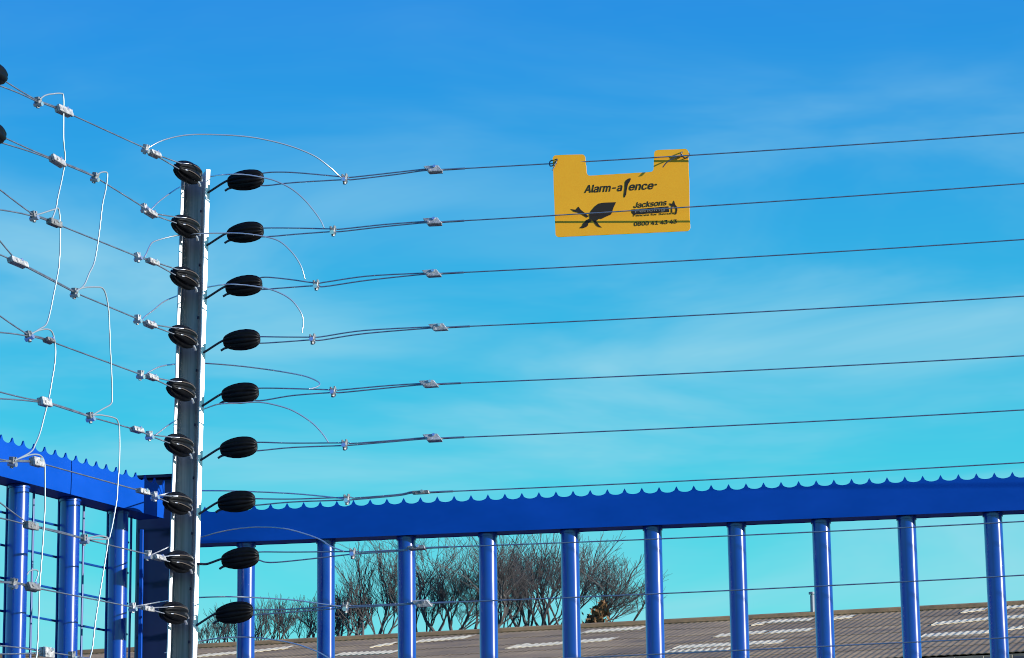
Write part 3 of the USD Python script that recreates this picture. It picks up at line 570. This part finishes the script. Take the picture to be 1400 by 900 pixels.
# ------------------------------------------------------------------ bare winter trees behind the building
def bare_tree(x, ybase, ytop, spread, Y, label, seed, stems=4, lean=0., LEV=8, thick=1.3, tipr=.0044, cls='bare_tree', cat='tree'):
    r = random.Random(seed); base = at_depth(x, ybase, Y); top = at_depth(x, ytop, Y); px = Y/FPX*1.02
    H = top[2]-base[2]; W = spread*px/2
    g0 = base.copy(); g0[2] = 0; drop = base[2]
    t = thing(cls, label, cat, g0, 'bare trees beyond the roof')
    trunk = []; crown = []
    trunk.append(tube([g0, g0+Z*drop*.5+np.array([.1, 0, 0]), base-Z*H*.11], [.26, .22, .18], 8))
    segs = []
    def grow(p, d, L, rad, lev, side):
        b = r.gauss(0, .10); q1 = p+(d+np.array([b, 0, .06]))*L*.5; q2 = q1+(d+np.array([-b*.3+side*.05, 0, .10]))*L*.5
        segs.append((np.array([p, q1, q2]), rad, lev))
        if lev >= LEV: return
        d1 = q2-q1; d1 /= np.linalg.norm(d1)
        for k in range(2 if r.random() < .72 else 3):
            a = abs(r.gauss(11, 6)) if k == 0 else r.gauss(27, 8); ph = r.uniform(0, 2*math.pi)
            e = np.array([math.cos(ph), math.sin(ph)*.6, math.sin(ph)*.5]); e -= d1*np.dot(e, d1); e /= np.linalg.norm(e); a = math.radians(a)
            d2 = d1*math.cos(a)+e*math.sin(a)+Z*.17; d2 /= np.linalg.norm(d2)
            grow(q2 if k == 0 else q1+(q2-q1)*r.uniform(.3, 1.), d2, L*(r.uniform(.85, 1.05) if k == 0 else r.uniform(.65, 1.0)), rad*(.80 if k == 0 else .58), lev+1, e[0])
    for s in range(stems):
        f = (s+.5)/stems*2-1 if stems > 1 else 0; f += r.uniform(-.15, .15)
        d = np.array([f*.50+lean, r.uniform(-.3, .3), 1.]); d /= np.linalg.norm(d)
        grow(np.array([f*.13, 0, 0]), d, .15*r.uniform(.85, 1.15), .055*r.uniform(.8, 1.2), 0, f)
    tips = np.array([q[0][-1] for q in segs]); hz_ = np.percentile(tips[:, 2], 98); lo, hi = np.percentile(tips[:, 0], [2, 98])
    kx, kz = (2*W)/(hi-lo), H*1.08/tips[:, 2].max(); mid = (lo+hi)/2 if not lean else 0
    foot = base-Z*H*.12
    for q, rad, lev in segs:
        P = foot+np.column_stack([(q[:, 0]-mid*np.clip(q[:, 2]/hz_*2, 0, 1))*kx, q[:, 1]*kx, q[:, 2]*kz])
        rr = max(rad*thick, tipr)
        (trunk if lev < 2 else crown).append(tube(P, [rr, rr*.92, max(rr*.84, tipr*.9)], 6 if lev < 2 else 3, cap=False))
    obj('trunk', cat_(trunk), M['bark'], t, smooth=60); obj('crown', cat_(crown), M['bark'], t, smooth=60)
TY = 92.
bare_tree(632, 869, 694, 190, TY, 'largest bare tree, many stemmed, filling two gaps under the right rail', 11, 4, 0, 9, 1.5, .0036)
bare_tree(738, 862, 686, 160, TY+4, 'tall bare tree beside the largest one, behind the fifth right tube', 12, 5, 0, 7, 1.3, .0042)
bare_tree(512, 876, 722, 105, TY-3, 'slim bare tree between the second and third right tubes', 13, 3, 0, 8, 1.1, .0036)
bare_tree(474, 878, 786, 70, TY-2, 'low bare tree at the left foot of the slim one', 14, 3, 0, 7, .9)
bare_tree(572, 872, 758, 80, TY+2, 'half height bare tree left of the largest one', 15, 3, 0, 7, 1.)
bare_tree(770, 860, 720, 160, TY+1, 'bare tree leaning out to the right over the roof ridge', 16, 4, .45, 8, 1.1, .0036)
bare_tree(846, 857, 786, 80, TY+2, 'small bare sapling at the right end of the tree row', 17, 2, .2, 6, .7)
for k_, (x, y0, y1, sp, lab) in enumerate([(288, 890, 822, 66, 'low bare tree right beside the steel post foot'), (328, 888, 812, 80, 'low bare tree behind the first right tube'), (368, 886, 808, 84, 'low bare tree midway between the first two right tubes'),
                                            (408, 884, 804, 84, 'low bare tree just left of the second right tube'), (444, 882, 810, 72, 'low bare tree hidden behind the second right tube'), (692, 866, 760, 90, 'bare tree close behind the fourth right tube')]):
    bare_tree(x, y0, y1, sp, TY-1+k_*.7, lab, 31+k_, 4, 0, 6, .6, .0034)
# low dark bush leaning over the ridge
c0 = at_depth(806, 862, TY-6); c1 = at_depth(826, 826, TY-6); V = []; F = []
br = random.Random(3)
bt2 = thing('dead_bush', 'dense rusty brown bush leaning right above the roof ridge', 'bush', np.array([c0[0], c0[1], 0]))
for i in range(520):
    f = br.random(); w = .36*math.sin(math.pi*(.12+.83*f)); p = c0*(1-f)+c1*f+np.array([br.gauss(0, w*.42), br.gauss(0, w*.42), br.gauss(0, .08)])
    a = np.array([br.gauss(0, 1), br.gauss(0, 1), br.gauss(0.5, 1)]); a /= np.linalg.norm(a); b = np.cross(a, [br.gauss(0, 1), 1, br.gauss(0, 1)]); b /= np.linalg.norm(b)
    s = br.uniform(.05, .11); n0 = len(V); V += [p-a*s, p+b*s*.5, p+a*s*1.3, p-b*s*.5]; F += [[n0, n0+1, n0+2], [n0, n0+2, n0+3]]
obj('crown', trimesh.Trimesh(V, F, process=False), M['bush'], bt2, smooth=False)
obj('trunk', tube([np.array([c0[0], c0[1], 0]), c0-Z*.2, c0*.6+c1*.4], [.12, .09, .04], 6), M['bark'], bt2, smooth=60)
